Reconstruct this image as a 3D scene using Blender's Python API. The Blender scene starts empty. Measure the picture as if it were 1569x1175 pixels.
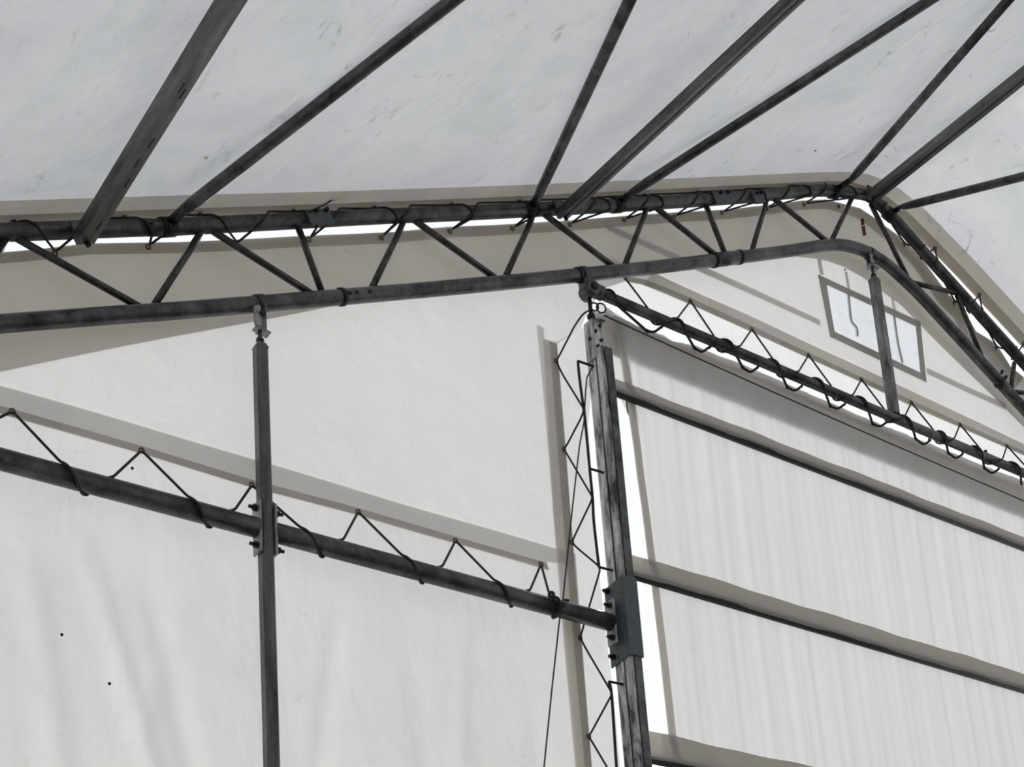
import bpy, bmesh, math, random
from mathutils import Vector, Matrix
from mathutils.geometry import delaunay_2d_cdt

random.seed(7)
S = bpy.context.scene
COL = S.collection

# ------------------------------------------------------------------ camera
# Lens, heading and pitch were solved from the vanishing points of the frame; the photograph is
# the upper part of a portrait picture, hence the vertical lens shift.
F_PX, PPX, PPY = 2339.485, 784.5, 1394.5
CAM = Vector((-8.17, -6.0, 1.6))
R_RIGHT = Vector((0.8109587057541929, -0.5813134549885423, -0.06648792830859138))
R_DOWN = Vector((0.09860801556064441, 0.24779545593083474, -0.9637810287026932))
R_FWD = Vector((0.576734286156698, 0.7750303729979321, 0.25827404844856205))
cam_data = bpy.data.cameras.new('camera')
cam = bpy.data.objects.new('camera', cam_data)
COL.objects.link(cam)
rot = Matrix((R_RIGHT, -R_DOWN, -R_FWD)).transposed().to_4x4()
cam.matrix_world = Matrix.Translation(CAM) @ rot
cam_data.sensor_fit = 'HORIZONTAL'
cam_data.sensor_width = 36.0
cam_data.lens = F_PX / 1569.0 * 36.0
cam_data.shift_x = 0.0
cam_data.shift_y = (PPY - 587.5) / 1569.0
cam_data.clip_start = 0.05
cam_data.clip_end = 400
S.camera = cam

# ------------------------------------------------------------------ sky, sun, exposure
W = bpy.data.worlds.new('overcast_sky')
S.world = W
W.use_nodes = True
bg = W.node_tree.nodes['Background']
bg.inputs['Color'].default_value = (0.935, 0.972, 1.02, 1)
bg.inputs['Strength'].default_value = 1.05
sun_d = bpy.data.lights.new('hazy_sun', 'SUN')
sun_d.energy = 3.2
sun_d.angle = math.radians(24)
sun_d.color = (1.0, 0.985, 0.965)
sun = bpy.data.objects.new('hazy_sun', sun_d)
COL.objects.link(sun)
sun.location = (14, 20, 16)
sun.rotation_euler = Vector((-0.80, -0.85, -0.70)).to_track_quat('-Z', 'Y').to_euler()
S.view_settings.view_transform = 'Standard'
S.view_settings.look = 'None'
S.view_settings.gamma = 1.0
S.view_settings.use_curve_mapping = False
S.view_settings.exposure = 0.0
S.cycles.diffuse_bounces = 8
S.cycles.max_bounces = 14
S.cycles.transmission_bounces = 12


def at(px, py, Y=0.0):
    """point of the upright plane at depth Y that was surveyed at this spot of the photograph"""
    d = R_RIGHT * ((px - PPX) / F_PX) + R_DOWN * ((py - PPY) / F_PX) + R_FWD
    return CAM + d * ((Y - CAM.y) / d.y)


def A(Y, *pts):
    return [at(x, y, Y) for x, y in pts]


# ------------------------------------------------------------------ materials
def newmat(name):
    m = bpy.data.materials.new(name)
    m.use_nodes = True
    nt = m.node_tree
    nt.nodes.clear()
    out = nt.nodes.new('ShaderNodeOutputMaterial')
    return m, nt, out


def node(nt, kind, **kw):
    n = nt.nodes.new(kind)
    for k, v in kw.items():
        if k in n.inputs:
            n.inputs[k].default_value = v
        else:
            setattr(n, k, v)
    return n


def ramp(nt, fac, stops):
    r = nt.nodes.new('ShaderNodeValToRGB')
    el = r.color_ramp.elements
    while len(el) < len(stops):
        el.new(0.5)
    for e, (p, c) in zip(el, stops):
        e.position = p
        e.color = (c, c, c, 1) if not hasattr(c, '__len__') else (*c, 1)
    nt.links.new(fac, r.inputs['Fac'])
    return r.outputs['Color']


def mult(nt, a, b):
    m = nt.nodes.new('ShaderNodeMix')
    m.data_type = 'RGBA'
    m.blend_type = 'MULTIPLY'
    m.inputs['Factor'].default_value = 1.0
    nt.links.new(a, m.inputs['A'])
    nt.links.new(b, m.inputs['B'])
    return m.outputs['Result']


def coords(nt, scale=(1, 1, 1), rot=(0, 0, 0)):
    g = nt.nodes.new('ShaderNodeNewGeometry')
    mp = nt.nodes.new('ShaderNodeMapping')
    mp.inputs['Scale'].default_value = scale
    mp.inputs['Rotation'].default_value = rot
    nt.links.new(g.outputs['Position'], mp.inputs['Vector'])
    return mp.outputs['Vector']


def noise(nt, vec, scale, detail=3, rough=.5, dist=0.0):
    n = node(nt, 'ShaderNodeTexNoise', Scale=scale, Detail=detail, Roughness=rough, Distortion=dist)
    nt.links.new(vec, n.inputs['Vector'])
    return n.outputs['Fac']


def fabric(name, refl, trans, dirt=.06, crease=.0, bump=.25, bump_scale=(1.2, 1.2, 1.2), fold=2.5, mottle=0.0):
    """coated sheeting: part of the light is scattered back, part passes through"""
    m, nt, out = newmat(name)
    v = coords(nt)
    n1 = noise(nt, v, .9, 3, .55)
    n2 = noise(nt, v, 7.0, 4, .6)
    c = ramp(nt, n1, [(.25, 1 - dirt), (.7, 1.0)])
    c = mult(nt, c, ramp(nt, n2, [(.2, 1 - dirt * .55), (.6, 1.0)]))
    if mottle:
        # greenish and lilac tint in broad uneven patches
        c = mult(nt, c, ramp(nt, noise(nt, coords(nt, (1, .7, 1), (.3, .2, .9)), 1.1, 4, .6, .8), [(.34, (1 - mottle * 1.6, 1 - mottle * .9, 1 - mottle * 1.1)), (.5, (1, 1 - mottle * .1, 1)), (.66, (1 - mottle * .7, 1 - mottle, 1 - mottle * .55))]))
    if crease:
        # scuffs: thin broken lines and sparse smudges from handling
        vs = coords(nt, (1.0, .55, 1.0), (0, 0, .5))
        w = noise(nt, vs, 2.2, 2, .5, 1.2)
        sub = node(nt, 'ShaderNodeMath', operation='SUBTRACT')
        nt.links.new(w, sub.inputs[0]); sub.inputs[1].default_value = .5
        ab = node(nt, 'ShaderNodeMath', operation='ABSOLUTE')
        nt.links.new(sub.outputs[0], ab.inputs[0])
        line = ramp(nt, ab.outputs[0], [(0.0, 0.0), (.006, 1.0)])
        msk = ramp(nt, noise(nt, v, 1.7, 4, .7), [(.57, 1.0), (.68, 1 - crease)])
        mx = nt.nodes.new('ShaderNodeMix'); mx.data_type = 'RGBA'; mx.blend_type = 'LIGHTEN'
        mx.inputs['Factor'].default_value = 1
        nt.links.new(line, mx.inputs['A']); nt.links.new(msk, mx.inputs['B'])
        c = mult(nt, c, mx.outputs['Result'])
        sm = ramp(nt, noise(nt, coords(nt, (3, 1.2, 3), (.2, .1, .7)), 3.1, 6, .75, .6), [(.60, 1.0), (.74, 1 - crease * .8)])
        c = mult(nt, c, sm)

    def tint(col):
        t = nt.nodes.new('ShaderNodeRGB')
        t.outputs[0].default_value = (*col, 1)
        return mult(nt, c, t.outputs[0])
    b1 = node(nt, 'ShaderNodeBump', Strength=bump, Distance=.03)
    nt.links.new(noise(nt, coords(nt, bump_scale), fold, 4, .6, .3), b1.inputs['Height'])
    d = nt.nodes.new('ShaderNodeBsdfDiffuse')
    t = nt.nodes.new('ShaderNodeBsdfTranslucent')
    nt.links.new(tint(refl), d.inputs['Color'])
    nt.links.new(tint(trans), t.inputs['Color'])
    nt.links.new(b1.outputs['Normal'], d.inputs['Normal'])
    nt.links.new(b1.outputs['Normal'], t.inputs['Normal'])
    a = nt.nodes.new('ShaderNodeAddShader')
    nt.links.new(d.outputs[0], a.inputs[0])
    nt.links.new(t.outputs[0], a.inputs[1])
    nt.links.new(a.outputs[0], out.inputs['Surface'])
    return m


def steel(name, lo, hi, rough=.45, metal=.35, scale=(6, 6, 6), fine=30., contrast=(.3, .7)):
    m, nt, out = newmat(name)
    p = nt.nodes.new('ShaderNodeBsdfPrincipled')
    v = coords(nt, scale)
    c = ramp(nt, noise(nt, v, 1.0, 5, .65, .4), [(contrast[0], lo), (contrast[1], hi)])
    c = mult(nt, c, ramp(nt, noise(nt, coords(nt), fine, 3, .6), [(.25, .72), (.6, 1.0)]))
    nt.links.new(c, p.inputs['Base Color'])
    p.inputs['Metallic'].default_value = metal
    p.inputs['Roughness'].default_value = rough
    b = node(nt, 'ShaderNodeBump', Strength=.15, Distance=.004)
    nt.links.new(noise(nt, coords(nt), 45, 3), b.inputs['Height'])
    nt.links.new(b.outputs['Normal'], p.inputs['Normal'])
    nt.links.new(p.outputs[0], out.inputs['Surface'])
    return m


def plain(name, col, rough=.7, metal=0., var=.25, scale=20.):
    m, nt, out = newmat(name)
    p = nt.nodes.new('ShaderNodeBsdfPrincipled')
    lo = tuple(x * (1 - var) for x in col)
    nt.links.new(ramp(nt, noise(nt, coords(nt), scale, 4), [(.3, lo), (.7, col)]), p.inputs['Base Color'])
    p.inputs['Roughness'].default_value = rough
    p.inputs['Metallic'].default_value = metal
    nt.links.new(p.outputs[0], out.inputs['Surface'])
    return m


M = {}
M['gable'] = fabric('gable_sheeting', (.32, .316, .312), (.405, .396, .384), .05, .10, .45)
M['drop'] = fabric('lower_sheeting', (.32, .316, .312), (.405, .397, .386), .07, .12, .9, (1.0, 1.0, .40), 2.0)
M['curtain'] = fabric('door_sheeting', (.32, .316, .314), (.400, .394, .386), .05, .0, .38, (4.0, 4.0, .35), 1.4)
M['roof'] = fabric('roof_sheeting', (.56, .56, .563), (.305, .303, .305), .10, .42, .8, (1, 1, 1), 1.8, .07)
M['roofhem'] = fabric('roof_hem_sheeting', (.27, .26, .238), (.46, .43, .38), .08, .1, .3)
M['opaque'] = fabric('shade_panel_sheeting', (.32, .312, .295), (.14, .13, .12), .05, .0, .2)
M['hem'] = fabric('hem_sheeting', (.32, .312, .295), (.315, .296, .265), .05, .05, .2)
M['film'] = fabric('thin_white_film', (.24, .24, .24), (.68, .68, .67), .03, .0, .5)
M['vinyl'] = fabric('clouded_vinyl', (.30, .31, .33), (.48, .493, .515), .06, .10, .5)
M['tape'] = fabric('webbing_tape', (.30, .295, .28), (.30, .29, .275), .05, .0, .1)
M['steel'] = steel('dull_galvanised_steel', (.022, .024, .025), (.15, .155, .16), .34, .55, (7, 7, 7), 30., (.32, .72))
M['web'] = steel('web_steel', (.02, .02, .018), (.10, .095, .085), .36, .5, (12, 12, 12))
M['purlin'] = steel('purlin_steel', (.035, .04, .038), (.19, .20, .19), .4, .4, (16, 2.0, 16))
M['post'] = steel('post_steel', (.04, .044, .046), (.17, .18, .182), .38, .45, (16, 16, 1.6))
M['patina'] = steel('mottled_zinc_steel', (.035, .036, .037), (.78, .78, .78), .5, .0, (13, 13, 2.8), 25., (.38, .60))
M['patina_dark'] = steel('weathered_zinc_steel', (.035, .036, .037), (.30, .30, .295), .5, .1, (13, 13, 3.2), 25., (.38, .66))
M['zinc'] = steel('bright_zinc_fitting', (.18, .18, .18), (.42, .42, .41), .45, .4, (12, 12, 12))
M['blue'] = steel('slate_painted_steel', (.055, .072, .080), (.085, .105, .113), .5, .1, (4, 4, 4))
M['pocket'] = fabric('pocket_sheeting', (.28, .27, .25), (.19, .175, .15), .06, .0, .3)
M['jamb'] = fabric('jamb_sheeting', (.30, .30, .30), (.445, .440, .432), .05, .0, .5)
M['lap'] = fabric('header_lap_sheeting', (.26, .26, .26), (.56, .558, .552), .06, .1, .5)
M['band'] = fabric('hem_band_sheeting', (.32, .312, .295), (.50, .475, .43), .05, .0, .2)
M['pipe'] = plain('dark_pipe', (.035, .034, .032), .5, .1)
M['black'] = plain('black_bolt', (.012, .012, .012), .5, .3)
M['rope'] = plain('dark_cord', (.032, .030, .027), .85)
M['brass'] = plain('tarnished_brass', (.16, .13, .08), .4, .8)
M['red'] = plain('red_brown_print', (.13, .018, .014), .7)
M['spot'] = plain('dark_dirt', (.02, .02, .02), .9)
M['concrete'] = plain('concrete_floor', (.20, .195, .185), .85, 0, .25, 3.)
M['gravel'] = plain('outdoor_gravel', (.30, .29, .27), .95, 0, .3, 2.)


# ------------------------------------------------------------------ mesh helpers
class MB:
    def __init__(self):
        self.v, self.f = [], []

    def add(self, vs, fs):
        o = len(self.v)
        self.v += [tuple(x) for x in vs]
        self.f += [tuple(i + o for i in f) for f in fs]
        return self

    def tube(self, pts, r, n=10, caps=True):
        pts = [Vector(p) for p in pts]
        rs = r if hasattr(r, '__len__') else [r] * len(pts)
        t0 = (pts[1] - pts[0]).normalized()
        ref = Vector((0, 0, 1)) if abs(t0.z) < .9 else Vector((1, 0, 0))
        u = t0.cross(ref).normalized()
        vs, fs = [], []
        for i, p in enumerate(pts):
            a = pts[max(i - 1, 0)]
            b = pts[min(i + 1, len(pts) - 1)]
            t = (b - a).normalized()
            u = (u - t * u.dot(t)).normalized()
            w = t.cross(u)
            for k in range(n):
                an = 2 * math.pi * k / n
                vs.append(p + (u * math.cos(an) + w * math.sin(an)) * rs[i])
        for i in range(len(pts) - 1):
            for k in range(n):
                fs.append((i * n + k, i * n + (k + 1) % n, (i + 1) * n + (k + 1) % n, (i + 1) * n + k))
        if caps:
            fs.append(tuple(range(n - 1, -1, -1)))
            fs.append(tuple(range((len(pts) - 1) * n, len(pts) * n)))
        return self.add(vs, fs)

    def bar(self, p0, p1, w, h, up, chamfer=0.0):
        """bar of rectangular section (w across, h along up) from p0 to p1"""
        p0, p1 = Vector(p0), Vector(p1)
        t = (p1 - p0).normalized()
        s = t.cross(Vector(up)).normalized()
        u = s.cross(t).normalized()
        c = chamfer
        if c:
            prof = [(-w/2 + c, -h/2), (w/2 - c, -h/2), (w/2, -h/2 + c), (w/2, h/2 - c), (w/2 - c, h/2), (-w/2 + c, h/2), (-w/2, h/2 - c), (-w/2, -h/2 + c)]
        else:
            prof = [(-w/2, -h/2), (w/2, -h/2), (w/2, h/2), (-w/2, h/2)]
        return self.sweep(prof, p0, p1, s, u)

    def sweep(self, prof, p0, p1, s, u):
        n = len(prof)
        vs = [p0 + s * a + u * b for a, b in prof] + [p1 + s * a + u * b for a, b in prof]
        fs = [(k, (k + 1) % n, n + (k + 1) % n, n + k) for k in range(n)]
        fs += [tuple(range(n - 1, -1, -1)), tuple(range(n, 2 * n))]
        return self.add(vs, fs)

    def box(self, c, sx, sy, sz):
        c = Vector(c)
        return self.bar(c - Vector((0, 0, sz / 2)), c + Vector((0, 0, sz / 2)), sx, sy, (0, 1, 0))

    def bolt(self, p, d, r=.011, l=.02, shank=.006, tail=.0):
        """hex head seated at p and standing out along d, with an optional thread tail"""
        p, d = Vector(p), Vector(d).normalized()
        self.tube([p, p + d * l], r, 6)
        if tail:
            self.tube([p + d * l, p + d * (l + tail)], shank, 6)
        return self

    def torus(self, c, axis, R, r, n=16, m=8):
        c, a = Vector(c), Vector(axis).normalized()
        u = a.cross(Vector((0, 0, 1)) if abs(a.z) < .9 else Vector((1, 0, 0))).normalized()
        w = a.cross(u)
        vs, fs = [], []
        for i in range(n):
            t = 2 * math.pi * i / n
            e = u * math.cos(t) + w * math.sin(t)
            for k in range(m):
                q = 2 * math.pi * k / m
                vs.append(c + e * (R + r * math.cos(q)) + a * r * math.sin(q))
        for i in range(n):
            for k in range(m):
                fs.append((i * m + k, ((i + 1) % n) * m + k, ((i + 1) % n) * m + (k + 1) % m, i * m + (k + 1) % m))
        return self.add(vs, fs)

    def mesh(self, name, mat, smooth=False, origin=(0, 0, 0)):
        me = bpy.data.meshes.new(name)
        o = Vector(origin)
        me.from_pydata([tuple(Vector(v) - o) for v in self.v], [], self.f)
        if smooth == 'all':
            me.polygons.foreach_set('use_smooth', [True] * len(me.polygons))
        elif smooth:
            me.polygons.foreach_set('use_smooth', [len(p.vertices) == 4 for p in me.polygons])
        me.materials.append(mat)
        me.update()
        return me


def link(name, me, parent=None, loc=(0, 0, 0)):
    o = bpy.data.objects.new(name, me)
    COL.objects.link(o)
    o.location = loc
    if parent is not None:
        o.parent = parent
    return o


def tag(o, label=None, cat=None, group=None, kind=None):
    for k, v in (('label', label), ('category', cat), ('group', group), ('kind', kind)):
        if v:
            o[k] = v
    return o


class Thing:
    """an Empty at the thing's base; its parts are given in world coordinates"""
    def __init__(self, name, base, label=None, cat=None, group=None, kind=None):
        self.base = Vector(base)
        self.root = link(name, None, None, self.base)
        self.root.empty_display_size = .1
        tag(self.root, label, cat, group, kind)

    def part(self, name, mb, mat, smooth=False, parent=None, label=None):
        o = link(name, mb.mesh(name, mat, smooth, self.base), parent or self.root)
        if label:
            o['label'] = label
        return o


def single(name, mb, mat, label, cat, group=None, smooth=False, kind=None):
    return tag(link(name, mb.mesh(name, mat, smooth)), label, cat, group, kind)


def round_path(pts, r=.022):
    """straight runs with small rounded corners, as a taut cord lies"""
    pts = [Vector(p) for p in pts]
    out = [pts[0]]
    for a, b, c in zip(pts, pts[1:], pts[2:]):
        u, v = a - b, c - b
        ru, rv = min(r, u.length * .4), min(r, v.length * .4)
        p, q = b + u.normalized() * ru, b + v.normalized() * rv
        for t in (0, .5, 1):
            out.append(p * (1 - t) ** 2 + b * 2 * t * (1 - t) + q * t * t)
    out.append(pts[-1])
    return out


def smooth_path(pts, k=5):
    pts = [Vector(p) for p in pts]
    P = [pts[0]] + pts + [pts[-1]]
    out = []
    for i in range(1, len(P) - 2):
        a, b, c, d = P[i - 1], P[i], P[i + 1], P[i + 2]
        for j in range(k):
            t = j / k
            out.append(.5 * ((2 * b) + (c - a) * t + (2 * a - 5 * b + 4 * c - d) * t * t + (3 * b - a - 3 * c + d) * t ** 3))
    out.append(pts[-1])
    return out


def inside(x, z, loop):
    r = False
    j = len(loop) - 1
    for i in range(len(loop)):
        xi, zi = loop[i]
        xj, zj = loop[j]
        if (zi > z) != (zj > z) and x < (xj - xi) * (z - zi) / (zj - zi) + xi:
            r = not r
        j = i
    return r


def resample(loop, step):
    out = []
    for i in range(len(loop)):
        a, b = Vector(loop[i]), Vector(loop[(i + 1) % len(loop)])
        n = max(1, min(int((b - a).length / step), 60))
        for k in range(n):
            out.append(tuple(a + (b - a) * (k / n)))
    return out


VIEW = (-6.9, 2.1, 3.9, 9.8)      # the part of the end wall that the photograph covers


def sheet(outline, Y, step=None, disp=None, holes=()):
    """flat sheeting of the given outline (world X, Z) hung at depth Y; disp gives its folds"""
    st = step or 1e9
    loops = [resample(outline, st)] + [resample(h, st) for h in holes]
    pts, edges = [], []
    for lp in loops:
        o = len(pts)
        pts += [Vector(p) for p in lp]
        edges += [(o + i, o + (i + 1) % len(lp)) for i in range(len(lp))]
    if step:
        xs = [p[0] for p in outline]
        zs = [p[1] for p in outline]
        x0, x1 = max(min(xs), VIEW[0]), min(max(xs), VIEW[1])
        z0, z1 = max(min(zs), VIEW[2]), min(max(zs), VIEW[3])
        nx, nz = int((x1 - x0) / step), int((z1 - z0) / step)
        for i in range(1, nx):
            for j in range(1, nz):
                x, z = x0 + i * step + (j % 2) * step * .5, z0 + j * step
                if inside(x, z, outline) and not any(inside(x, z, h) for h in holes):
                    pts.append(Vector((x, z)))
    v, e, f, *_ = delaunay_2d_cdt(pts, edges, [], 0, 1e-5)
    keep = []
    for t in f:
        cx = sum(v[i][0] for i in t) / len(t)
        cz = sum(v[i][1] for i in t) / len(t)
        if inside(cx, cz, loops[0]) and not any(inside(cx, cz, h) for h in loops[1:]):
            keep.append(tuple(t))
    mb = MB()
    mb.v = [(p[0], Y + (disp(p[0], p[1]) if disp else 0.0), p[1]) for p in v]
    mb.f = keep
    return mb


def px(Y, *pts):
    """outline points surveyed from the photograph on the plane at depth Y; W(x, z) gives them direct"""
    out = []
    for p in pts:
        if len(p) == 3:
            out.append((p[1], p[2]))
        else:
            q = at(p[0], p[1], Y)
            out.append((q.x, q.z))
    return out


def Wp(x, z):
    return ('w', x, z)


def quad(Y, *pts):
    p = A(Y, *pts)
    return MB().add(p, [tuple(range(len(p)))])


_ring = MB().torus((0, 0, 0), (0, 1, 0), .0125, .0042).mesh('eyelet', M['brass'], 'all')


def eyelet(parent, base, p, normal=None):
    o = link('eyelet', _ring, parent, Vector(p) - Vector(base))
    if normal is not None:
        o.rotation_euler = Vector((0, 1, 0)).rotation_difference(Vector(normal)).to_euler()
    return o


# ------------------------------------------------------------------ structural lines (measured)
UP = A(0, (60, 354), (230, 349), (400, 341), (560, 333), (720, 326), (880, 318), (1050, 308), (1150, 301), (1250, 292))
UP = [UP[0] + (UP[0] - UP[2]) / (UP[2].x - UP[0].x) * 5.0] + UP
UP += [Vector((-.15, 0, 9.475)), Vector((.10, 0, 9.545)), Vector((.33, 0, 9.47)), Vector((.62, 0, 9.315)), Vector((1.0, 0, 9.105)), Vector((1.4, 0, 8.89)), Vector((2.0, 0, 8.565)), Vector((11.0, 0, 3.70))]
LO = A(0, (0, 496), (270, 476), (500, 457), (740, 436), (980, 412), (1150, 392))
LO = [LO[0] + (LO[0] - LO[2]) / (LO[2].x - LO[0].x) * 4.8] + LO
LO += [Vector((-.825, 0, 8.705)), Vector((-.5, 0, 8.875)), Vector((-.3, 0, 8.96)), Vector((-.08, 0, 9.005)), Vector((.08, 0, 9.003)), Vector((.19, 0, 8.985)), Vector((.30, 0, 8.95)), Vector((.504, 0, 8.866)), Vector((.70, 0, 8.765)), Vector((1.0, 0, 8.604)), Vector((1.588, 0, 8.278)), Vector((2.2, 0, 7.945)), Vector((11.0, 0, 3.15))]
ROOF = [(-11.6, 4.115), (-6.395, 6.598), (-5.547, 6.998), (-4.62, 7.43), (-3.516, 7.953), (-2.179, 8.597), (-.885, 9.222),
        (-.40, 9.452), (-.20, 9.54), (-.05, 9.583), (.10, 9.606), (.28, 9.605), (.55, 9.548), (1.108, 9.300), (1.648, 9.028), (2.2, 8.743), (11.0, 3.96)]


def interp(pts, x):
    for (x0, z0), (x1, z1) in zip(pts, pts[1:]):
        if x <= x1:
            return z0 + (z1 - z0) * (x - x0) / (x1 - x0)
    return pts[-1][1]


UPL = [(p.x, p.z) for p in UP]
LOL = [(p.x, p.z) for p in LO]
chord = lambda x: Vector((x, 0, interp(UPL, x)))
lower = lambda x: Vector((x, 0, interp(LOL, x)))
roofz = lambda x: interp(ROOF, x)

# ------------------------------------------------------------------ the setting: floor, ground, roof, far walls
BACK = -14.0
fl = MB().add([(-11.6, BACK, 0), (11, BACK, 0), (11, .1, 0), (-11.6, .1, 0)], [(0, 1, 2, 3)])
single('floor', fl, M['concrete'], None, None, kind='structure')
gr = MB().add([(-90, -90, -.05), (90, -90, -.05), (90, 90, -.05), (-90, 90, -.05)], [(0, 1, 2, 3)])
single('ground', gr, M['gravel'], None, None, kind='structure')


def roof_grid(y0, y1, ny, dz, x0=-11.6, x1=11.0, fine=True):
    xs = [x0]
    while xs[-1] < x1 - 1e-6:
        x = xs[-1]
        xs.append(min(x1, x + (.06 if (-7.3 <= x <= 2.6 and fine) else .5)))
    if x0 < -7.3 < x1:
        pass
    ys = [y0 + (y1 - y0) * j / ny for j in range(ny + 1)]
    mb = MB()
    for y in ys:
        for x in xs:
            ed = min(1, max(0, (-.16 - y) / .5))
            sag = -.05 * min(1, max(0, (-.16 - y) / .8)) ** .8
            s = .006 * math.sin(x * 3.1 + y * 1.3) + .005 * math.sin(x * 7.3 - y * 4.1 + 1.0) + .004 * math.sin(y * 9 + x * 2.2)
            mb.v.append((x, y, roofz(x) + dz + s * ed + sag))
    n = len(xs)
    for j in range(ny):
        for i in range(n - 1):
            mb.f.append((j * n + i, j * n + i + 1, (j + 1) * n + i + 1, (j + 1) * n + i))
    return mb


ceil_ = Thing('ceiling', (0, -7, 9.6), kind='structure')
rg = roof_grid(-3.2, .05, 52, 0)
far = roof_grid(BACK, -3.2, 8, 0, fine=False)
# stitch the far bay on at the seam with the same section
ceil_.part('roof_sheet', rg, M['roof'], 'all')
ceil_.part('roof_sheet', far, M['roof'], 'all')
hem = roof_grid(-.14, .05, 2, -.006)
roof_hem = ceil_.part('edge_hem', hem, M['roofhem'], 'all')
ceil_.part('edge_fold', roof_grid(-.035, .05, 1, -.010), M['hem'], 'all')
def roof_normal(x):
    return Vector((roofz(x + .05) - roofz(x - .05), 0, -.1)).normalized()
RE = []
for q in ((20, 338), (190, 331), (306, 326), (449, 321), (573, 317), (691, 311), (795, 306), (905, 301), (987, 296), (1068, 291), (1146, 287), (1217, 284), (1286, 279), (1356, 308), (1432, 378), (1500.6, 454), (1569, 529)):
    p = at(*q, .015)
    p.z = roofz(p.x) - .012
    RE.append(p)
    eyelet(roof_hem, ceil_.base, p, roof_normal(p.x))
for q in ((315, 240), (1249, 230), (1552, 81), (222, 50)):
    # dark specks on the roof sheeting
    d = R_RIGHT * ((q[0] - PPX) / F_PX) + R_DOWN * ((q[1] - PPY) / F_PX) + R_FWD
    t = 5.0
    while (CAM + d * t).z < roofz((CAM + d * t).x) - .012 and t < 15:
        t += .005
    p = CAM + d * t
    n_ = roof_normal(p.x)
    ceil_.part('dirt_speck', MB().tube([p, p + n_ * .004], .010, 8), M['spot'])

for nm, vs in (('wall_left', [(-11.6, BACK, 0), (-11.6, .1, 0), (-11.6, .1, 4.115), (-11.6, BACK, 4.115)]),
               ('wall_right', [(11, BACK, 0), (11, .1, 0), (11, .1, 3.96), (11, BACK, 3.96)])):
    single(nm, MB().add(vs, [(0, 1, 2, 3)]), M['gable'], None, None, kind='structure')
nearv = [(-11.6, BACK, 0), (11, BACK, 0)] + [(x, BACK, z) for x, z in reversed(ROOF)]
single('wall_near', MB().add(nearv, [tuple(range(len(nearv)))]), M['gable'], None, None, kind='structure')

# ------------------------------------------------------------------ end wall of laced sheeting
YU, YF, YL, YB = .10, .106, .107, .112        # upper sheet, roof flap, lower sheet, jamb sheet
wall = Thing('wall_far', (-4, .1, 0), kind='structure')
GT_PX = [(0, 387), (66, 381), (133, 373), (200, 372), (270, 371), (362, 367), (448, 362), (520, 359), (605, 355.5), (687, 348), (750, 345), (881, 337), (956, 331), (1044, 325),
         (1118, 320.5), (1175, 314), (1230, 307), (1266, 305.5), (1292, 312), (1318, 319), (1337, 332), (1355, 346), (1381, 365), (1411, 395), (1452, 450), (1473, 467), (1495, 508), (1526, 526.6), (1548, 561), (1569, 578)]
GT = px(YU, *GT_PX)
GTOP = [(-11.5, 4.02)] + GT + [(2.4, 8.37), (10.9, 3.7)]


def folds(x, z):
    w = .006 * math.sin(2.1 * x + 1.7 * z) + .004 * math.sin(5.3 * x - 2.6 * z + 1)
    return w * .8


def swag(x, z):
    """soft diagonal folds falling from the rail into the lower sheet"""
    s = 0
    for k, (x0, sl, a, wd) in enumerate(((-5.95, .30, .018, .05), (-5.65, .22, .016, .06), (-5.3, -.34, .012, .05), (-4.55, -.16, .022, .05),
                                         (-6.2, .15, .014, .06), (-4.2, .1, .010, .07), (-3.8, -.12, .012, .05), (-3.4, .05, .010, .06))):
        u = x - (x0 + sl * (z - 5.3) * -1.0)
        fade = min(1, max(0, (5.25 - z) / .5))
        s += a * math.exp(-(u / wd) ** 2) * fade * (1 if k % 2 else -1)
    return s * 1.2 + folds(x, z)


def ripple(x, z):
    return .0034 * math.sin(43 * x + 1.5 * math.sin(1.3 * z)) * (.6 + .4 * math.sin(3.1 * x + z)) + .004 * math.sin(19 * x - .8 * z) + .002 * math.sin(71 * x + z)


win_hole = px(YU, (1268, 432), (1403, 498), (1411, 573), (1279, 508))
upper_outline = GTOP + px(YU, Wp(10.9, 0.0), Wp(2.75, 0.0), Wp(2.75, 7.71), (1569, 698), (1471, 655), (1396, 621), (1320, 586), (1239, 549), (1152, 509), (1058, 466.5), (1020, 450), (985, 436), (957, 431),
                          (930, 440), (903, 470), (890, 503), (853, 527), (862, 640), (872, 760), (881, 866), (838, 860), (842, 874), (829, 868), (698, 832), (549, 789), (386, 747), (217, 695), (100, 661), (0, 634), Wp(-11.5, 5.72))
upper = wall.part('upper_sheet', sheet(upper_outline, YU, .055, folds, [win_hole]), M['gable'], 'all')
lower_outline = px(YL, Wp(-11.5, 5.98), (0, 590), (300, 678), (600, 766), (845, 838), (882, 848), (907, 1175), Wp(-2.99, 0), Wp(-11.5, 0))
lower_s = wall.part('lower_sheet', sheet(lower_outline, YL, .045, swag), M['drop'], 'all')
jamb_outline = px(YB, (822, 497), (833, 503), (834, 520), (853, 525), (903, 496), (907, 590), (901, 650), (905, 719), (911, 800), (918, 880), (927, 960), (937, 1040), (951, 1175), Wp(-2.83, 0), Wp(-3.1, 0), (882, 1175))
jamb = wall.part('jamb_sheet', sheet(jamb_outline, YB, .05, folds), M['jamb'], 'all')
flap_outline = GTOP + px(YF, Wp(10.9, 3.0), (1569, 655), (1482, 571), (1411, 499), (1380, 468), (1346, 443), (1320, 423), (1292, 407), (1270, 399), (1251, 395), (1200, 391), (560, 458), (280, 513), (0, 569), Wp(-11.5, 3.35))
wall.part('roof_flap', sheet([(x, z - .003) for x, z in flap_outline], YF, .08, folds), M['hem'], 'all', label='tan roof flap lapped over the top of the end wall')
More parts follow.
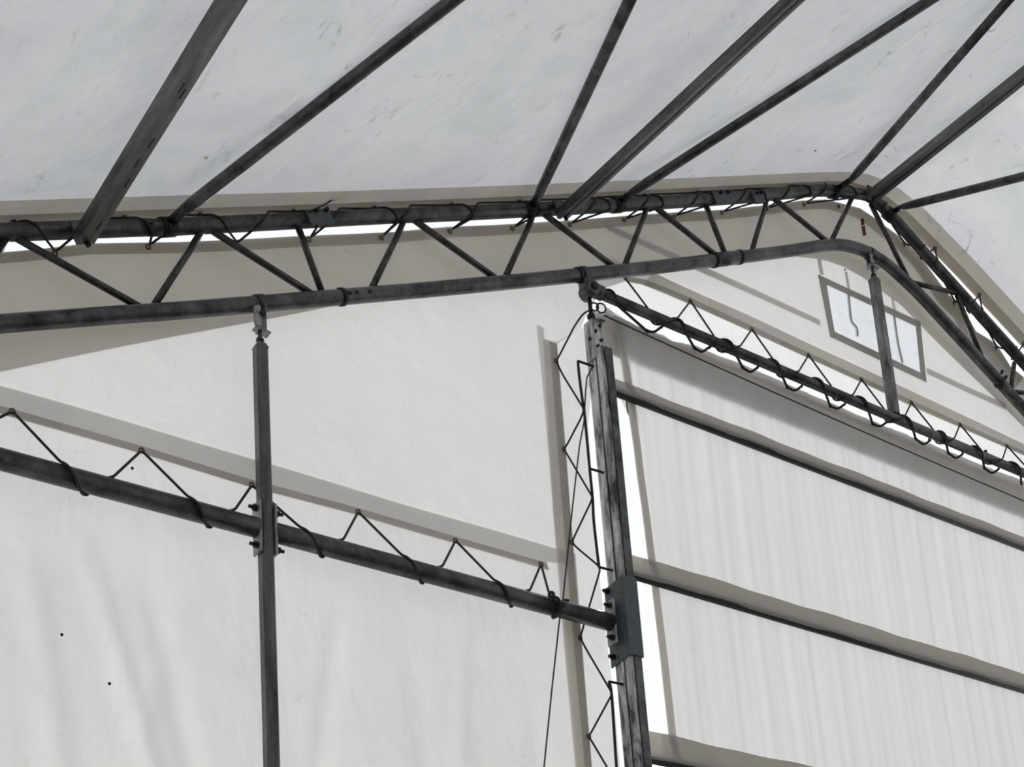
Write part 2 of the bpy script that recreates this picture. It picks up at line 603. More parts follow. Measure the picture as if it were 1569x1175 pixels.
# a backing sheet behind the door header, lapped above the hem of the upper sheet
lap_outline = px(YL, (930, 395), (1000, 416), (1040, 436), (1250, 531), (1420, 611), (1569, 681), Wp(2.75, 7.83), Wp(2.75, 7.52), (1569, 733), (1420, 667), (1250, 594), (1110, 535), (1020, 500), (960, 470), (925, 463), (905, 445))
wall.part('header_sheet', sheet(lap_outline, YL, .06, folds), M['lap'], 'all')
# folded hems: a third layer along each laced edge
def ribbon(Y, a, b):
    p = A(Y, *a) + A(Y, *reversed(b))
    n = len(a)
    return MB().add(p, [(i, i + 1, 2 * n - 2 - i, 2 * n - 1 - i) for i in range(n - 1)])


hb = [(-60, 616.5), (0, 634), (217, 695), (386, 747), (549, 789), (698, 832), (842, 874)]
wall.part('hem_fold', ribbon(YU - .004, hb, [(-60, 604), (0, 621), (217, 683), (386, 735), (549, 778), (698, 822), (837, 862)]), M['hem'])
vb = [(853, 527), (862, 640), (872, 760), (881, 866), (891, 985), (907, 1175)]
wall.part('hem_fold', ribbon(YU - .004, vb, [(842, 523), (850, 640), (860, 760), (869, 866), (879, 985), (896, 1175)]), M['hem'])
db = [(957, 431), (985, 436), (1020, 450), (1058, 466.5), (1152, 509), (1239, 549), (1320, 586), (1396, 621), (1471, 655), (1569, 698)]
wall.part('hem_fold', ribbon(YU - .004, db, [(957, 423), (988, 428), (1022, 441), (1060, 457), (1153, 500), (1240, 540.5), (1321, 578), (1397, 613), (1472, 647.5), (1569, 691)]), M['hem'])
wall.part('hem_fold', ribbon(YU - .004, GT_PX, [(x - (0 if x < 1230 else (x - 1230) * .05), y + 17 - max(0, (x - 600)) * .004 + max(0, x - 1300) * .03) for x, y in GT_PX]), M['hem'])
wall.part('hem_band', ribbon(YU - .002, [(985, 437), (1020, 449), (1058, 466), (1152, 508.5), (1239, 548.5), (1320, 585.5), (1396, 620.5), (1471, 654.5), (1569, 697.5)], [(1000, 417), (1030, 431), (1065, 447), (1155, 488), (1242, 527.5), (1325, 565.5), (1400, 600.5), (1475, 635.5), (1569, 680)]), M['band'])
wall.part('hem_band', ribbon(YU - .002, vb, [(832, 520), (840, 680), (848, 790), (855, 866), (866, 985), (883, 1175)]), M['band'])
# webbing tapes sewn across the gable sheet
wall.part('tape', ribbon(YU + .008, [(930, 344), (1000, 375), (1090, 414), (1256, 490)], [(928, 353), (998, 384), (1087, 423.5), (1257, 499)]), M['tape'])
wall.part('tape', ribbon(YU + .008, [(1419, 563), (1480, 592), (1540, 619)], [(1420, 572.5), (1480, 601), (1540, 628)]), M['tape'])
wall.part('tape', ribbon(YU + .008, [(1252, 397), (1256, 421)], [(1258, 397), (1262, 421)]), M['tape'])
wall.part('tape', ribbon(YU + .008, [(1294, 416), (1299, 446)], [(1298, 416), (1303, 446)]), M['tape'])
wall.part('tape', ribbon(YU + .008, [(1364, 454), (1369, 481)], [(1368, 455), (1373, 482)]), M['tape'])
rm = wall.part('printed_mark', MB().add(A(YU - .006, (1318.5, 335.5), (1323.5, 334), (1324.5, 344), (1320, 346)), [(0, 1, 2, 3)]).add(A(YU - .006, (1320, 347), (1325, 345), (1327.5, 360), (1322.5, 361.5)), [(0, 1, 2, 3)]), M['red'], label='small red-brown mark near the ridge')
for q in ((95, 972), (168, 1047), (203, 717), (1295, 413), (1292, 735)):
    p = at(*q, YL - .03 if q[1] > 700 else YU - .012)
    wall.part('dirt_speck', MB().tube([p, p + Vector((0, .004, 0))], .0075, 8), M['spot'])

GIRT_E = [(19, 630), (217, 690), (386, 743), (549, 784), (698, 828), (829, 864)]
JAMB_E = [(852, 553), (864, 688), (876, 831), (889, 977), (902, 1128)]
HEAD_E = [(957, 425), (1058, 461), (1152, 504), (1239, 544), (1320, 581), (1396.6, 616.6), (1471, 650), (1543, 683)]
GABLE_E = [(84, 388), (227, 378), (362, 374), (473, 367), (584, 364), (689, 354.5), (785, 350), (873, 344), (956, 337), (1033, 332), (1106, 326), (1175, 320), (1232, 313), (1285, 316)]
GABLE_R = [(1385, 375), (1462, 464), (1526, 533), (1575, 588)]
for q in GIRT_E + JAMB_E[:3] + HEAD_E + GABLE_E + GABLE_R:
    eyelet(upper, wall.base, at(*q, YU - .008))
for q in JAMB_E[3:]:
    eyelet(lower_s, wall.base, at(*q, YU - .008))

# ------------------------------------------------------------------ gable window
win = Thing('window_1', at(1340, 560, YU), kind='structure')
wo = [(1253, 420), (1410, 493), (1420, 586), (1272, 516)]
wi = [(1266, 436), (1403, 500), (1411, 571), (1279, 508)]
for k in range(4):
    a, b, c, d = wo[k], wo[(k + 1) % 4], wi[(k + 1) % 4], wi[k]
    win.part('frame_strip', MB().add(A(YU - .006, a, b, c, d) + A(YU + .003, a, b, c, d), [(0, 1, 2, 3), (7, 6, 5, 4), (0, 4, 5, 1), (1, 5, 6, 2), (2, 6, 7, 3), (3, 7, 4, 0)]), M['tape'])
mid_o, mid_i = (1337, 470), (1346, 539)
win.part('pane', quad(YU + .006, (1262, 430), (1338, 466), (1348, 546), (1276, 512)), M['vinyl'])
win.part('pane', quad(YU + .0065, (1337, 465.5), (1406, 496), (1414, 576), (1347, 545.5)), M['vinyl'])
for pts in ([(1299, 446), (1301, 470), (1304, 492), (1312, 503), (1313, 515)], [(1369, 481), (1372, 505), (1376, 530), (1382, 556)]):
    win.part('window_cord', MB().tube(smooth_path(A(YU + .014, *pts)), .012, 6), M['tape'], True)

# ------------------------------------------------------------------ door: rolled sheeting with pipe battens
YD = .14
door = Thing('door_1', (0, YD, 0), kind='structure')
top_edge = [(927, 470), (945, 480), (970, 496), (991, 503), (1015, 514), (1030, 522), (1064, 529), (1100, 545), (1138, 559), (1170, 573), (1206, 588), (1240, 604), (1272, 617), (1305, 632), (1337, 645), (1370, 658), (1403, 671), (1453, 691), (1508, 714), (1569, 737)]
left_l = [(938, 492), (945, 520), (953, 560), (958, 595), (964, 640), (970, 680), (976, 730), (983, 778), (992, 850), (998, 895), (1004, 945), (1012, 1010), (1018, 1065), (1023, 1110), (1027, 1150), (1030, 1175)]
curtain_outline = px(YD, *([(940, 482)] + top_edge[2:] + [Wp(2.72, 7.74), Wp(2.72, .02), Wp(-2.36, .02)] + list(reversed(left_l))))
cur = door.part('curtain', sheet(curtain_outline, YD, .03, ripple), M['curtain'], 'all')
ll2 = [(x + 12 - (2 if y < 560 else 0), y + 4) for x, y in left_l]
door.part('side_hem', ribbon(YD - .012, left_l, ll2), M['hem'])
flap_r = [(940, 492), (944, 520), (951, 560), (956, 595), (962, 640), (966, 680), (969, 730), (976, 778), (984, 850), (986, 885), (990, 945), (1000, 1010), (1004, 1065), (1012, 1110), (1016, 1160)]
door.part('draught_flap', ribbon(YD + .03, flap_r, [(x + 15, y) for x, y in flap_r]), M['film'], label='thin white flap at the door edge')
# valance corner between post and curtain
door.part('valance', sheet(px(YD + .012, *(top_edge + [Wp(2.72, 7.74), Wp(2.72, 7.65)] + [(x - 1, y + 14) for x, y in reversed(top_edge)])), YD + .012, .08, folds), M['hem'], 'all', label='tan doubled top of the door sheet')
# unseen panel added outside only to shade the top of the curtain
shade_z0, shade_z1 = 7.375, 7.655
door.part('shade_panel', MB().add([(-2.62, YD + .045, shade_z0), (2.9, YD + .045, shade_z0), (2.9, YD + .045, shade_z1), (-2.62, YD + .045, shade_z1)], [(0, 1, 2, 3)]), M['opaque'])
door.part('draught_flap', MB().add(A(YD + .03, (915, 462), (935, 472), (946, 492), (962, 592), (975, 660), (950, 610), (930, 600), (915, 540)), [(0, 1, 2, 3, 4, 5, 6, 7)]), M['jamb'], label='pale flap beside the post head')
DOOR_E = [(991, 507), (1064, 533), (1138, 563), (1206, 593), (1272, 622), (1337, 649.5), (1403, 672), (1453, 694), (1508, 717), (1565, 741)]
for q in DOOR_E:
    eyelet(cur, door.base, at(*q, YD - .012))


def batten(zt, zb, x0, x1):
    """pocket sewn to the curtain with a pipe in its lower fold"""
    r = .042
    prof = [(YD - .006, zt)]
    for k in range(6):
        a = math.pi * (.15 + k / 5 * .50)
        prof.append((YD - .022 - .026 * math.sin(a) * 1.08, zb + .030 + .034 * math.cos(a)))
    n = len(prof)
    mb = MB()
    seg = 60
    for i in range(seg + 1):
        x = x0 + (x1 - x0) * i / seg
        wob = .004 * math.sin(x * 5 + zb * 3) + .003 * math.sin(x * 13)
        for j, (y, z) in enumerate(prof):
            mb.v.append((x, y, z + wob * (1 if j in (0, 1) else .3)))
    for i in range(seg):
        for j in range(n - 1):
            mb.f.append((i * n + j, (i + 1) * n + j, (i + 1) * n + j + 1, i * n + j + 1))
    pk = door.part('batten_pocket', mb, M['pocket'], 'all')
    door.part('batten_pipe', MB().tube([(x0 - .05, YD - .024, zb + .025), (x1, YD - .024, zb + .025)], .0255, 14), M['pipe'], True, parent=pk)


batten(7.165, 7.025, -2.70, 2.7)
batten(5.965, 5.785, -2.66, 2.7)
batten(4.83, 4.62, -2.62, 2.7)

# ------------------------------------------------------------------ arched end truss
tr = Thing('arched_truss', (-6, 0, 6.2), 'arched steel lattice truss rising to the ridge along the end wall', 'truss')
RC = .042
tr.part('upper_chord', MB().tube(smooth_path(UP, 4), RC, 16), M['steel'], True)
tr.part('lower_chord', MB().tube(smooth_path(LO, 4), RC, 16), M['steel'], True)
WEBS = [((12, 362), (-70, 497)), ((13, 358), (217, 472)), ((312, 350), (236, 468)), ((318, 349), (477, 450)), ((455, 343), (494, 450)), ((621, 335), (569, 443)), ((630, 334), (759, 426)),
        ((820, 324), (775, 423)), ((826, 322), (942, 410)), ((993, 314), (957, 407)), ((1000, 314), (1100, 394)), ((1079, 308), (1112, 392)), ((1176, 302), (1151, 388)),
        ((1183, 302), (1266, 369)), ((1305, 304), (1274, 369)), ((1334, 312), (1390, 424)), ((1464, 449), (1398, 433)), ((1466, 452), (1508, 556)), ((1554, 556), (1549, 596))]
for a, b in WEBS:
    tr.part('web_tube', MB().tube([at(*a), at(*b)], .0185, 10), M['web'], True)


tr.part('web_tube', MB().tube([chord(2.1), at(1552, 600)], .0185, 10), M['web'], True)


def on(fn, x, dx):
    p, q = fn(x - dx), fn(x + dx)
    return p, q


for fn, pxx, ln, rr in ((lower, (885, 421), .012, .047), (lower, (523, 455), .012, .048), (lower, (1095, 399), .02, .049), (lower, (1132, 394.5), .014, .049), (lower, (1532, 588), .012, .048)):
    x = at(*pxx).x
    a, b = on(fn, x, ln)
    tr.part('sleeve_ring', MB().tube([a, b], rr, 16), M['black'], True)
sl_ = tr.part('joint_sleeve', MB().tube([lower(at(1098, 399).x), lower(at(1130, 395).x)], .0465, 16), M['steel'], True)
for q in ((536, 449), (547, 448), (567, 446.5)):
    p = at(*q, -RC * .95)
    tr.part('bolt', MB().tube([p, p + Vector((0, -.006, 0))], .011, 8), M['black'])
for (x0, y0, x1, y1) in ((469, 333, 505, 331), (1091, 303, 1118, 301.5), (1151, 303, 1166, 302)):
    a, b = at(x0, y0, -.03), at(x1, y1, -.03)
    pl = tr.part('splice_plate', MB().bar(a - Vector((0, .015, .012)), b - Vector((0, .015, .012)), .018, .085, (-.43, 0, .9), .003), M['blue'])
    for t in (.35, .75):
        p = a.lerp(b, t) + Vector((0, -.024, .022))
        tr.part('bolt', MB().bolt(p, (0, -1, 0), .012, .018), M['black'], parent=pl)
for q in ((1534, 573), (1540, 581)):
    tr.part('bolt', MB().bolt(at(*q, -.02), (0, -.6, .8), .012, .03), M['black'])

# ------------------------------------------------------------------ purlins and roof braces
UPN = Vector((-.43, 0, .903))
PURLINS = [(-5.974, 6.607, UPN, 'wide steel purlin on the left, running up from the truss above the square wall post'),
           (-3.007, 8.010, UPN, 'wide ribbed steel purlin in the middle, between two round roof braces'),
           (.033, 9.462, Vector((0, 0, 1)), 'wide steel ridge purlin running back from the peak of the truss')]
SKEW = (0, .034, 0)
for k, (x, z, nrm, lab) in enumerate(PURLINS):
    p = Thing('roof_purlin', (x, -.07, z), lab, 'beam', 'purlins under the roof sheeting')
    w, h, t = .096, .052, .006
    prof = [(-w/2, 0), (-.016, 0), (-.012, .010), (.012, .010), (.016, 0), (w/2, 0), (w/2, h), (w/2 - .02, h), (w/2 - .02, h - t), (w/2 - t, h - t), (w/2 - t, t), (.02, t), (.014, .010 + t), (-.014, .010 + t), (-.02, t), (-w/2 + t, t), (-w/2 + t, h - t), (-w/2 + .02, h - t), (-w/2 + .02, h), (-w/2, h)]
    if k == 0:
        prof = [(-w/2, 0), (w/2, 0), (w/2, h), (w/2 - .02, h), (w/2 - .02, h - t), (w/2 - t, h - t), (w/2 - t, t), (-w/2 + t, t), (-w/2 + t, h - t), (-w/2 + .02, h - t), (-w/2 + .02, h), (-w/2, h)]
    s = Vector((0, 1, 0)).cross(nrm).normalized()
    mb = MB().sweep(prof, Vector((x, -.055, z)) - nrm * .012, Vector((x + SKEW[k] * 13.9, BACK + .02, z)) - nrm * .012, s, nrm)
    p.part('channel', mb, M['purlin'])
    if k == 0:
        sb = []
        for yy, off in ((-.20, .012), (-.52, .018), (-.66, .006), (-.80, .014), (-1.12, .018), (-1.16, -.006)):
            c = Vector((x, yy, z)) - nrm * .012 + s * off
            q = p.part('slot', MB().bar(c - Vector((0, .03, 0)), c + Vector((0, .03, 0)), .009, .003, nrm), M['black'])
    p.part('cleat', MB().bar(Vector((x, -.065, z)) + nrm * .0, Vector((x, -.065, z)) + nrm * .10, .07, .012, (0, 1, 0)), M['steel'])
    bb = MB().bolt(Vector((x, -.075, z)) - nrm * .012, -nrm, .013, .022)
    p.part('bolt', bb, M['black'])
    tube_w = p

BRACES = [((-5.537, -.076, 6.908), (-4.874, -1.643, 7.243), 'round roof brace leaning right from beside the left purlin toward the ridge'),
          ((-3.227, -.075, 8.005), (-3.902, -1.718, 7.684), 'round roof brace just left of the middle purlin, rising steeply'),
          ((-2.501, -.10, 8.35), (-1.687, -1.898, 8.736), 'round roof brace just right of the middle purlin, running up to the right'),
          ((-.322, -.141, 9.385), (-.962, -1.957, 9.081), 'round roof brace left of the ridge purlin, starting at the peak'),
          ((.300, -.085, 9.475), (.649, -.926, 9.296), 'round roof brace under the right slope, running right from beside the peak')]
for a, b, lab in BRACES:
    a, b = Vector(a), Vector(b)
    d = (b - a) / (a.y - b.y)
    e = a + d * 2.6
    br = Thing('roof_brace', a, lab, 'brace', 'diagonal braces under the roof sheeting')
    n = (e - a).normalized()
    f = a + n * .14
    pts = [a + n * .0, a + n * .05, f, e]
    br.part('tube', MB().tube(pts, [.016, .024, .031, .031], 12), M['steel'], True)
    c = chord(a.x)
    dx = .035
    p0, p1 = chord(a.x - dx), chord(a.x + dx)
    cl = br.part('clamp', MB().tube([p0, p1], .0485, 16).bar(Vector((a.x, -.04, c.z + .0)), a + n * .05, .045, .014, (0, 0, 1)), M['black'], True)
    br.part('bolt', MB().bolt(c + Vector((0, -.045, -.02)), (0, -.5, -.8), .012, .035), M['steel'], parent=cl)

# ------------------------------------------------------------------ wall rail of two tubes, posts
ZG = 5.383
RG = .05
P1X, PCX = -5.04, .0


def rail(x0, x1, lab, ends):
    g = Thing('wall_rail', (x0, 0, ZG), lab, 'rail', 'horizontal rails across the end wall')
    g.part('tube', MB().tube([(x0, 0, ZG), (x1, 0, ZG)], RG, 18), M['steel'], True)
    for x, sgn in ends:
        fl_ = g.part('end_flange', MB().bar((x, 0, ZG - .135), (x, 0, ZG + .135), .012, .085, (0, 1, 0), .004), M['zinc'], label='pale galvanised end flange')
        for dz in (.10, -.10):
            g.part('bolt', MB().bolt(Vector((x + sgn * .006, -.012, ZG + dz)), (sgn, 0, 0), .017, .022, .009, .022), M['black'], parent=fl_)
    return g


rail(-11.5, P1X - .044, 'dark round wall rail left of the slim square post', [(P1X - .042, -1)])
rail(P1X + .044, -2.866, 'dark round wall rail between slim square post and door post', [(P1X + .042, 1), (-2.863, -1)])


def slim_post(x, z0, z1, w, d, label, clampz, mat):
    p = Thing('gable_post', (x, 0, z0), label, 'post', 'slim square posts of the end wall')
    mb = MB().bar((x, 0, z0), (x, 0, z1 - .03), w, d, (0, 1, 0), .010)
    q = [(-w/2, -d/2), (w/2, -d/2), (w/2, d/2), (-w/2, d/2)]
    mb.add([(x + a, b, z1 - .03) for a, b in q] + [(x + a * .62, b * .62, z1) for a, b in q], [(0, 1, 5, 4), (1, 2, 6, 5), (2, 3, 7, 6), (3, 0, 4, 7), (4, 5, 6, 7)])
    p.part('tube', mb, mat)
    c = lower(x)
    p.part('threaded_rod', MB().tube([(x, 0, z1 - .01), (x, 0, clampz + .02)], .011, 10).tube([(x, 0, z1 + .012), (x, 0, z1 + .028)], .021, 6).tube([(x, 0, clampz - .002), (x, 0, clampz + .016)], .021, 6), M['steel'], True)
    a, b = lower(x - .022), lower(x + .022)
    cl = p.part('chord_clamp', MB().tube([a, b], .0475, 16), M['steel'], True)
    p.part('clamp_plate', MB().bar((x - .026, -.03, clampz), (x - .026, -.03, c.z - .03), .042, .008, (0, 1, 0), .004)
           .bar((x + .022, .028, clampz), (x + .022, .028, c.z - .03), .06, .008, (.5, 1, 0), .004)
           .bar((x - .03, 0, clampz + .004), (x + .05, 0, clampz - .012), .055, .010, (0, 0, 1), .003), M['zinc'], parent=cl, label='pale galvanised clamp plate')
    p.part('bolt', MB().bolt((x - .002, -.030, (clampz + c.z) / 2), (0, -1, 0), .016, .02), M['black'], parent=cl)
    return p


c1 = slim_post(P1X, 0.0, 6.428, .066, .064, 'slim square steel post standing alone left of the door, floor to truss', 6.507, M['post'])
slim_post(PCX, 7.655, 8.80, .068, .068, 'short square steel post under the ridge, in front of the window', 8.90, M['patina_dark'])

dp = Thing('door_post', (-2.782, 0, 0), 'heavy mottled rectangular steel post at the left of the doorway', 'post')
xl, xr, yf, yb = -2.822, -2.744, -.09, .052
ZT = 7.165
mb = MB()
mb.bar(((xl + xr) / 2, (yf + yb) / 2, 0), ((xl + xr) / 2, (yf + yb) / 2, ZT), xr - xl, yb - yf, (0, 1, 0), .008)
dp.part('column', mb, M['patina'])
# raised seams along the near face and side face
dp.part('seam', MB().bar((xl + .024, yf - .002, 0), (xl + .024, yf - .002, ZT - .02), .005, .006, (0, 1, 0)), M['black'])
dp.part('seam', MB().bar((xl - .002, yf + .055, 0), (xl - .002, yf + .055, ZT - .02), .006, .005, (0, 1, 0)), M['black'])
dp.part('front_dark_plate', MB().bar(((xl + xr) / 2 + .012, yf - .004, 0), ((xl + xr) / 2 + .012, yf - .004, ZT - .005), xr - xl - .022, .010, (0, 1, 0), .003), M['steel'])  # separate dark plate added to make the near face darker than the side
hd = dp.part('head_bracket', MB().bar((-2.795, -.035, ZT - .06), (-2.795, -.035, 7.37), .072, .010, (0, 1, 0), .002).bar((-2.835, -.01, ZT - .06), (-2.835, -.01, 7.37), .010, .085, (0, 1, 0), .002)
             .bar((-2.76, 0, ZT), (-2.76, 0, 7.36), .010, .07, (0, 1, 0), .002).bar((-2.81, -.02, 7.372), (-2.75, -.02, 7.372), .09, .01, (0, 0, 1)), M['patina'], label='riveted head bracket')
for dx, dz in ((-.012, 7.19), (.02, 7.24), (-.02, 7.29), (.018, 7.34)):
    dp.part('bolt', MB().bolt((-2.795 + dx, -.04, dz), (0, -1, 0), .011, .012), M['black'], parent=hd)
dp.part('bolt', MB().bolt((-2.841, -.02, 7.24), (-1, 0, 0), .011, .012), M['black'], parent=hd)
dp.part('threaded_rod', MB().tube([(-2.80, 0, 7.36), (-2.80, 0, 7.56)], .013, 10).tube([(-2.80, 0, 7.41), (-2.80, 0, 7.435)], .026, 6), M['black'], True)
a, b = lower(-2.86), lower(-2.82)
ck = dp.part('chord_clamp', MB().tube([a, b], .049, 16).tube([(-2.80, -.055, 7.60), (-2.80, .045, 7.60)], .048, 16).bar((-2.82, 0, 7.60), (-2.83, 0, lower(-2.83).z), .06, .07, (0, 1, 0), .006), M['steel'], True)
dp.part('bolt', MB().bolt((-2.80, -.055, 7.605), (0, -1, 0), .024, .014), M['black'], parent=ck)
# bolted sleeve where the rail meets the post
zs0, zs1 = 5.155, 5.645
sx0, sx1, sy0, sy1 = xl - .012, xr + .012, yf - .014, yb + .015
slv = MB()
slv.add([(sx0, sy1, zs0 - .02), (sx0, sy0, zs0 + .0), (sx1, sy0, zs0), (sx1, sy1, zs0), (sx0, sy1, zs1 - .02), (sx0, sy0, zs1), (sx1, sy0, zs1), (sx1, sy1, zs1)],
        [(0, 1, 5, 4), (1, 2, 6, 5), (2, 3, 7, 6)])
o = .008
slv.add([(sx0 + o, sy1, zs0 - .02), (sx0 + o, sy0 + o, zs0 + .0), (sx1 - o, sy0 + o, zs0), (sx1 - o, sy1, zs0), (sx0 + o, sy1, zs1 - .02), (sx0 + o, sy0 + o, zs1), (sx1 - o, sy0 + o, zs1), (sx1 - o, sy1, zs1)],
        [(4, 5, 1, 0), (5, 6, 2, 1), (6, 7, 3, 2)])
slv.add([(sx0, sy1, zs1 - .02), (sx0, sy0, zs1), (sx1, sy0, zs1), (sx1, sy1, zs1), (sx0 + o, sy1, zs1 - .02), (sx0 + o, sy0 + o, zs1), (sx1 - o, sy0 + o, zs1), (sx1 - o, sy1, zs1)], [(0, 1, 5, 4), (1, 2, 6, 5), (2, 3, 7, 6)])
slv.add([(sx0, sy1, zs0 - .02), (sx0, sy0, zs0), (sx1, sy0, zs0), (sx1, sy1, zs0), (sx0 + o, sy1, zs0 - .02), (sx0 + o, sy0 + o, zs0), (sx1 - o, sy0 + o, zs0), (sx1 - o, sy1, zs0)], [(4, 5, 1, 0), (5, 6, 2, 1), (6, 7, 3, 2)])
sv = dp.part('sleeve', slv, M['blue'], label='slate blue bolted sleeve')
for y_, z_ in ((.035, 5.60), (.035, 5.19)):
    dp.part('bolt', MB().bolt((sx0, y_, z_), (-1, 0, 0), .017, .02, .01, .018), M['black'], parent=sv)
# lacing rods stood off the side of the post
def rod(px_list, name='lacing_rod'):
    return dp.part(name, MB().tube(smooth_path(A(0, *px_list), 4), .0085, 8), M['black'], True)


r1 = rod([(885.5, 553), (888, 580), (893, 617), (895, 628), (903.5, 717.5), (908, 764), (910, 800), (917, 862), (919, 870)])
r2 = rod([(933, 1044), (937, 1063), (941, 1120), (945, 1180), (952, 1260), (958, 1340)])
for rr_, z_src in ((r1, (885.5, 553)), (r1, (904, 718)), (r1, (919, 869)), (r2, (933, 1044))):
    p = at(*z_src, 0)
    dp.part('standoff', MB().tube([p, Vector((xl + .004, -.005, p.z))], .0075, 8), M['black'], True, parent=rr_)

# ------------------------------------------------------------------ door header
ZH = 7.625
hdr = Thing('door_header', (-2.75, 0, ZH), 'dark round steel header tube above the doorway', 'header')
hdr.part('tube', MB().tube([(-2.75, 0, ZH - .004), (2.75, 0, ZH + .008)], .033, 16), M['steel'], True)
hdr.part('end_collar', MB().tube([(-2.765, 0, ZH - .002), (-2.70, 0, ZH - .002)], .046, 16), M['steel'], True)
bb = MB()
bb.bolt((1.02, -.01, ZH + .03), (0, -.2, 1), .014, .02)
hdr.part('bolt', bb, M['black'])

# ------------------------------------------------------------------ lacing
def cord(name, pts, r, label, group=None, k=4, cat='rope'):
    return single(name, MB().tube(round_path(pts) if k else smooth_path(pts, 5), r, 7), M['rope'], label, cat, group, True)


def chord_lacing(R, G, sgn):
    pts = []
    rr = RC + .010
    for i, r_ in enumerate(R):
        pts.append(r_ + Vector((0, 0, -.006)))
        c = chord(r_.x + sgn * .05); pts.append(c + Vector((0, -.028, rr * .80)))
        c = chord(r_.x + sgn * .09); pts.append(c + Vector((0, -rr, 0)))
        c = chord(r_.x + sgn * .13); pts.append(c + Vector((0, -.025, -rr * .9)))
        if i < len(G):
            g = G[i]
            pts.append(g + Vector((0, -.012, 0)))
            c = chord(g.x + sgn * .07); pts.append(c + Vector((0, -rr * .75, -rr * .7)))
            c = chord(g.x + sgn * .10); pts.append(c + Vector((0, -rr, .0)))
            c = chord(g.x + sgn * .13); pts.append(c + Vector((0, -.02, rr)))
    return pts


Ge = [at(*q, YU - .008) for q in GABLE_E]
Gr = [at(*q, YU - .008) for q in GABLE_R]
left_R = [p for p in RE if p.x < .0]
right_R = [p for p in RE if p.x >= .0]
cord('lacing_rope', chord_lacing(left_R, Ge[:len(left_R)], 1), .0062, 'dark cord lacing the long left slope of the truss chord to the sheeting', 'lacing cords')
def right_lacing(R, G):
    pts, rr = [], RC + .010
    for i, r_ in enumerate(R):
        if i:
            pts += [chord(r_.x - .16) + Vector((0, rr, 0)), chord(r_.x - .12) + Vector((0, .02, rr))]
        pts += [r_ + Vector((0, -.004, -.004)), chord(r_.x - .05) + Vector((0, -.02, rr)), chord(r_.x - .08) + Vector((0, -rr, 0)), chord(r_.x - .10) + Vector((0, -.02, -rr))]
        if i < len(G):
            g_ = G[i]
            pts += [g_ + Vector((0, -.012, 0)), chord(g_.x + .04) + Vector((0, -.025, -rr * .9)), chord(g_.x + .07) + Vector((0, -rr, 0)), chord(g_.x + .10) + Vector((0, -.01, rr)), chord(g_.x + .14) + Vector((0, rr, 0))]
    return pts


cord('lacing_rope', right_lacing(right_R, Gr), .0062, 'dark cord lacing the right slope of the truss chord beyond the peak', 'lacing cords')
# loose cord end
cord('loose_cord', [at(470, 327, -.05), at(476, 323, -.06), at(490, 317, -.06), at(503, 310, -.06), at(512, 303, -.06), at(518, 296, -.06)], .0045, 'loose curled cord end sticking up from the truss chord', None, 0)

def wrap(fn, x0, x1, a0, a1, R, n=9):
    """points winding round a tube whose axis is fn(x); the angle is counted from the top toward the hall"""
    out = []
    for i in range(n + 1):
        t = i / n
        an = math.radians(a0 + (a1 - a0) * t)
        out.append(fn(x0 + (x1 - x0) * t) + Vector((0, -R * math.sin(an), R * math.cos(an))))
    return out


rail_axis = lambda x: Vector((x, 0, ZG))
head_axis = lambda x: Vector((x, 0, ZH + (x * .002)))
g = [at(-60, 668, .03)]
seq = [((19, 630), (94, 716), (130, 757), (167, 727)), ((217, 690), (290, 770), (321, 808), (352, 781)), ((386, 743), (462, 812), (495, 857), (518, 831)),
       ((549, 784), (618, 855), (649, 897), (669, 872)), ((698, 828), (760, 892), (786, 932), (803, 909))]
for e, f1, b_, t_ in seq:
    g.append(at(*e, YU - .02))
    xa, xb, xc = at(*f1, -.04).x, at(*b_, 0).x, at(*t_, .03).x
    g += wrap(rail_axis, xa, xb, 28, 205, RG + .007)
    g += wrap(rail_axis, xb + .02, xc, 215, 385, RG + .005, 6)
x9 = at(850, 925, 0).x
g += [at(829, 864, YU - .02), at(841, 908, -.02)] + wrap(rail_axis, at(846, 912, 0).x, x9, 0, 200, RG + .008) + wrap(rail_axis, x9, at(866, 930, 0).x, 200, 400, RG + .008)
cord('lacing_rope', g, .0068, 'dark cord lacing the tan hem to the wall rail', 'lacing cords', 5)
knot = MB()
for q, rr in (((845, 911), .019), ((852, 918), .016), ((862, 927), .015)):
    p = at(*q, -.055)
    knot.torus(p, (.5, 1, .3), rr * .7, rr * .5, 10, 6)
single('rope_knot', knot, M['rope'], 'tied cord knot on the wall rail beside the door post', 'knot', None, 'all')

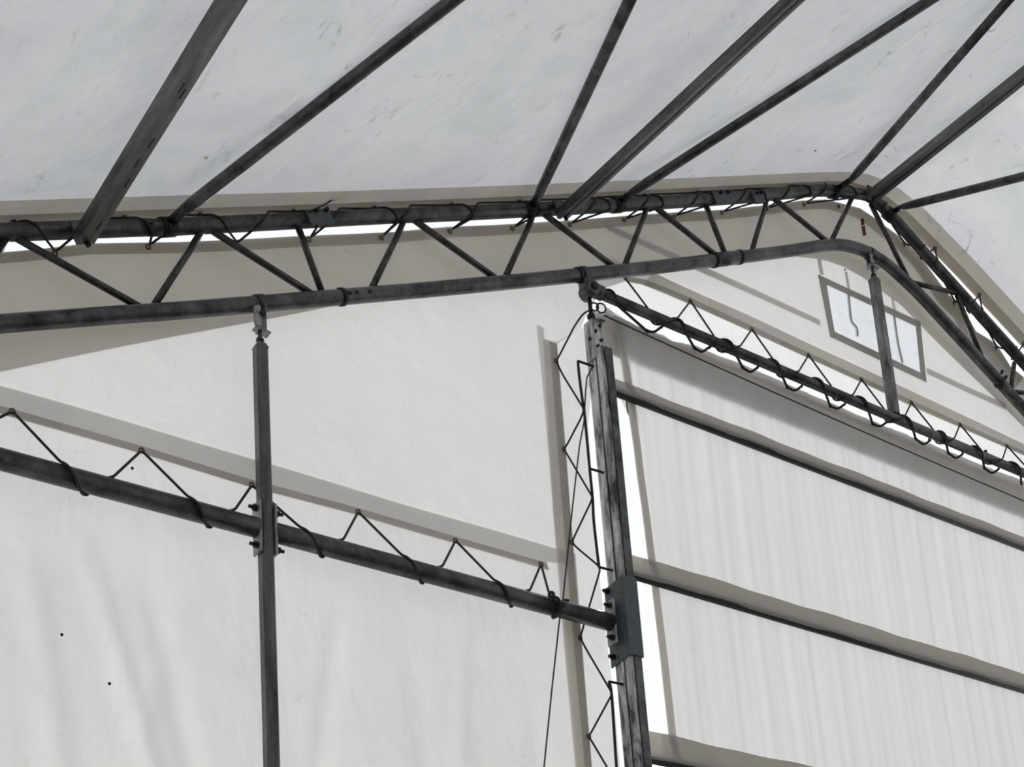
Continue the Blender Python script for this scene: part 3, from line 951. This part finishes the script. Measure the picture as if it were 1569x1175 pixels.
j = [at(902, 476, -.04), at(893, 481, -.02), at(880, 500, .03), at(857, 545, .07), at(852, 553, YU - .02), at(862, 574, .075), at(888, 616, .01), at(895, 628, -.018), at(890, 641, .01), at(869, 681, .07), at(864, 688, YU - .02), at(873, 703, .07),
     at(902, 752, .01), at(908, 762, -.018), at(904, 772, .01), at(881, 820, .07), at(876, 831, YU - .02), at(886, 841, .07), at(915, 865, .01), at(920, 871, -.018), at(916, 885, .015), at(902, 932, .07), at(889, 977, YU - .02),
     at(899, 996, .07), at(932, 1052, .01), at(938, 1063, -.018), at(933, 1072, .01), at(907, 1120, .07), at(902, 1128, YU - .02), at(913, 1146, .07), at(930, 1175, .03), at(945, 1205, 0)]
cord('lacing_rope', j, .0058, 'dark cord zigzagging between the upright hem and the door post', 'lacing cords', 3)
cord('pull_cord', [at(908, 562, -.02), at(899, 578, -.02), at(897, 605, -.02), at(895, 646, -.02), at(888, 682, -.02), at(878, 770, -.03), at(871, 836, -.05), at(862.5, 920, -.07), at(856.6, 955, -.07), at(854, 980, -.06), at(845.5, 1057, -.05), at(833.6, 1175, -.05), at(824, 1260, -.05)], .0045,
     'thin dark cord hanging down past the wall rail', None)

RH = .033
h = []
for i, e in enumerate(HEAD_E):
    E_ = at(*e, YU - .02)
    if i:
        xp, xx = at(*HEAD_E[i - 1], YU).x, E_.x
        h += wrap(head_axis, xp + .09, xx - .37, -5, -185, RH + .007, 6) + wrap(head_axis, xx - .365, xx - .25, -190, -322, RH + .008, 6)
    h.append(E_)
h += wrap(head_axis, h[-1].x + .15, h[-1].x + .35, -5, -185, RH + .007, 6)
cord('lacing_rope', h, .0062, 'dark cord lacing the hem under the gable window to the door header', 'lacing cords')
h = wrap(head_axis, -2.69, -2.60, -60, 160, RH + .010, 6)
for i, e in enumerate(DOOR_E):
    E_ = at(*e, YD - .024)
    if i:
        xp = h[-1].x
        h.append(Vector((xp + .02, .07, ZH - .055)))
        h += wrap(head_axis, xp + .03, E_.x - .21, -165, 150, RH + .0105, 12)
    h.append(E_)
cord('lacing_rope', h, .0088, 'thick dark rope wound round the door header holding the door sheet', 'lacing cords')
wl = []
for k in range(13):
    t = k / 12
    p = at(925 + 644 * t, 483 + 284.5 * t, -.10)
    p.z -= .0 + .03 * t * (1 - t) * 4 * .5
    wl.append(p)
e_ = wl[-1] + (wl[-1] - wl[-2]) * ((2.68 - wl[-1].x) / (wl[-1].x - wl[-2].x))
cord('guide_wire', wl + [e_], .0045, 'thin straight wire stretched across the top of the doorway', None, 2, 'wire')
lp = MB()
for q, rx in (((921, 472), .03), ((911, 470), .025)):
    lp.torus(at(*q, -.03), (.3, 1, .2), rx, .0055, 16, 6)
single('cord_loop', lp, M['rope'], 'small cord loops on top of the door post head', 'rope', None, 'all')
